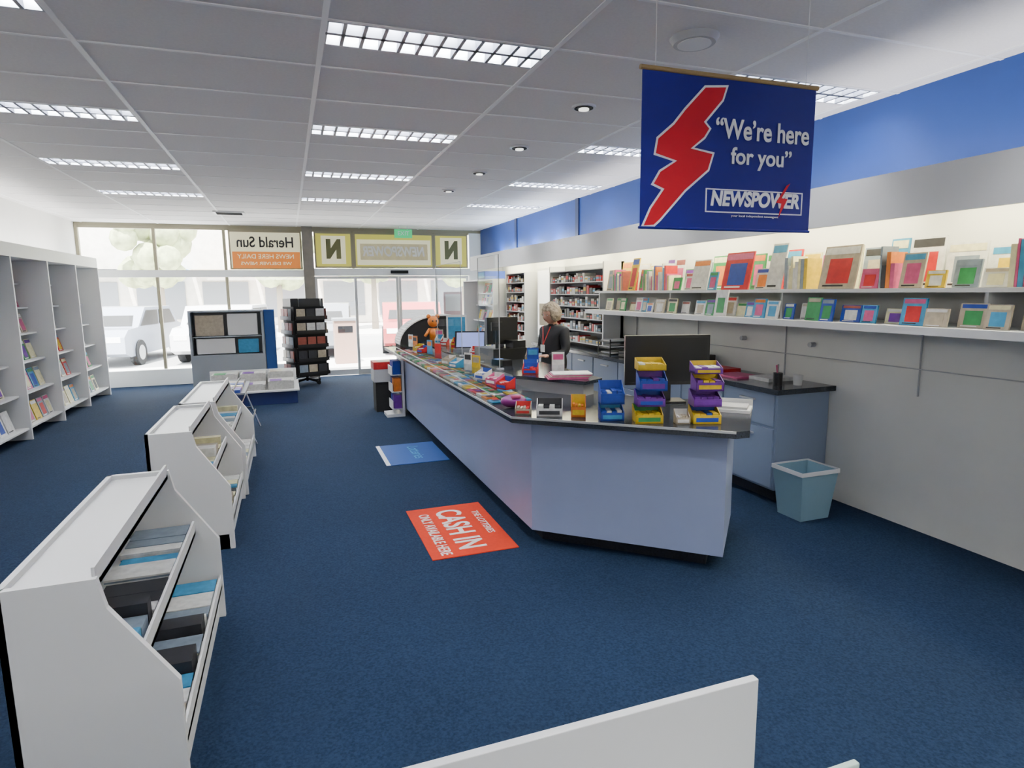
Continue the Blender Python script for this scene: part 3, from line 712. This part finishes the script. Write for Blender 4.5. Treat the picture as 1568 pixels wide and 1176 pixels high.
for j in range(n_+1):
    t_=math.pi*j/n_
    for i in range(2*n_):
        a=math.pi*i/n_; x=math.sin(t_)*math.cos(a); y=math.sin(t_)*math.sin(a); z=math.cos(t_)
        X=x*.073;Y=y*.092;Z=z*.112
        if z<0: X*=1-.30*z*z; Y=Y*(1-.12*z*z)-.012*z*z
        if y<-.5:
            fx=math.exp(-(x/.16)**2); Y-= .026*fx*math.exp(-((z+.12)/.16)**2)
            Y+= .007*(math.exp(-((abs(x)-.36)/.16)**2))*math.exp(-((z-.1)/.14)**2)
            Y-= .006*math.exp(-(x/.3)**2)*math.exp(-((z+.45)/.1)**2)
        vs.append((X,Y,Z))
for j in range(n_):
    for i in range(2*n_): fs.append((j*2*n_+i,(j+1)*2*n_+i,(j+1)*2*n_+(i+1)%(2*n_),j*2*n_+(i+1)%(2*n_)))
g.add(vs,fs,skin)
for sx in (-1,1):
    g.ball((sx*.027,-.0765,.012),.010,wt,n=8,sc=(1,1,.6)); g.ball((sx*.027,-.0845,.011),.004,black,n=6)
    g.ball((sx*.027,-.087,.034),.014,hairm,n=6,sc=(1,.3,.2)); g.ball((sx*.074,.005,-.005),.025,skin,n=8,sc=(.3,.7,1.1))
g.ball((0,-.089,-.052),.02,mat('lips',(.4,.12,.10),.5),n=8,sc=(1,.3,.28))
g.done(parent=root,smooth=True)
g = B('hair',hp); vs=[];fs=[];n_=28
for j in range(n_+1):
    t_=math.pi*j/n_
    for i in range(2*n_):
        a=math.pi*i/n_; d=Vector((math.sin(t_)*math.cos(a),math.sin(t_)*math.sin(a),math.cos(t_)))
        nz=noise.noise(d*5)*.012+noise.noise(d*12)*.008
        front = d.y<-.25 and d.z<.42
        s_ = .75 if (front and abs(d.x)<.62) else 1
        r_=(Vector((d.x*.096,d.y*.108+.012,d.z*.125+.008)))
        if d.z<-.2: r_.z*=1.05
        r_=r_*s_+d*(nz if s_==1 else 0)
        if d.z<-.72: r_*= .8
        vs.append(tuple(r_))
for j in range(n_):
    for i in range(2*n_): fs.append((j*2*n_+i,(j+1)*2*n_+i,(j+1)*2*n_+(i+1)%(2*n_),j*2*n_+(i+1)%(2*n_)))
g.add(vs,fs,hairm); g.done(parent=root,smooth=True)
g = B('lanyard',PM); g.cyl((-.06,-.095,1.30),(0,-.145,1.10),.005,P['red'],n=6); g.cyl((.06,-.095,1.30),(0,-.145,1.10),.005,P['red'],n=6); g.box(-.03,.03,-.155,-.15,1.02,1.10,P['white']); g.done(parent=root)
g = B('held_paper',PM); g.L=Matrix.Translation((.02,-.33,1.03))@Matrix.Rotation(math.radians(-30),4,'X'); g.box(-.09,.09,-.05,.05,0,.003,wt); g.done(parent=root)

# ------------------------------------------------------------ world, sun, camera
wd = bpy.data.worlds.new('world'); S.world=wd; wd.use_nodes=True
bg = wd.node_tree.nodes['Background']; bg.inputs[0].default_value=(.92,.96,1,1); bg.inputs[1].default_value=KW
sd = bpy.data.lights.new('sun','SUN'); sd.energy=KS; sd.angle=.02; sd.color=(1,.97,.92); so=bpy.data.objects.new('sun',sd); COL.objects.link(so); so.rotation_euler=(math.radians(26),0,math.radians(-20)); so.location=(0,10,12)

cd = bpy.data.cameras.new('camera'); co = bpy.data.objects.new('camera',cd); COL.objects.link(co); S.camera=co
cd.sensor_fit='HORIZONTAL'; cd.sensor_width=36; cd.lens=36*950/1568; cd.clip_start=.05; cd.clip_end=200
Rm = Matrix.Rotation(-.3428,4,'Z')@Matrix.Rotation(math.pi/2-.1486,4,'X')@Matrix.Rotation(-.0114,4,'Z')
co.matrix_world = Matrix.Translation((0,0,1.65))@Rm
S.view_settings.view_transform='AgX'; S.view_settings.look='None'; S.view_settings.exposure=0
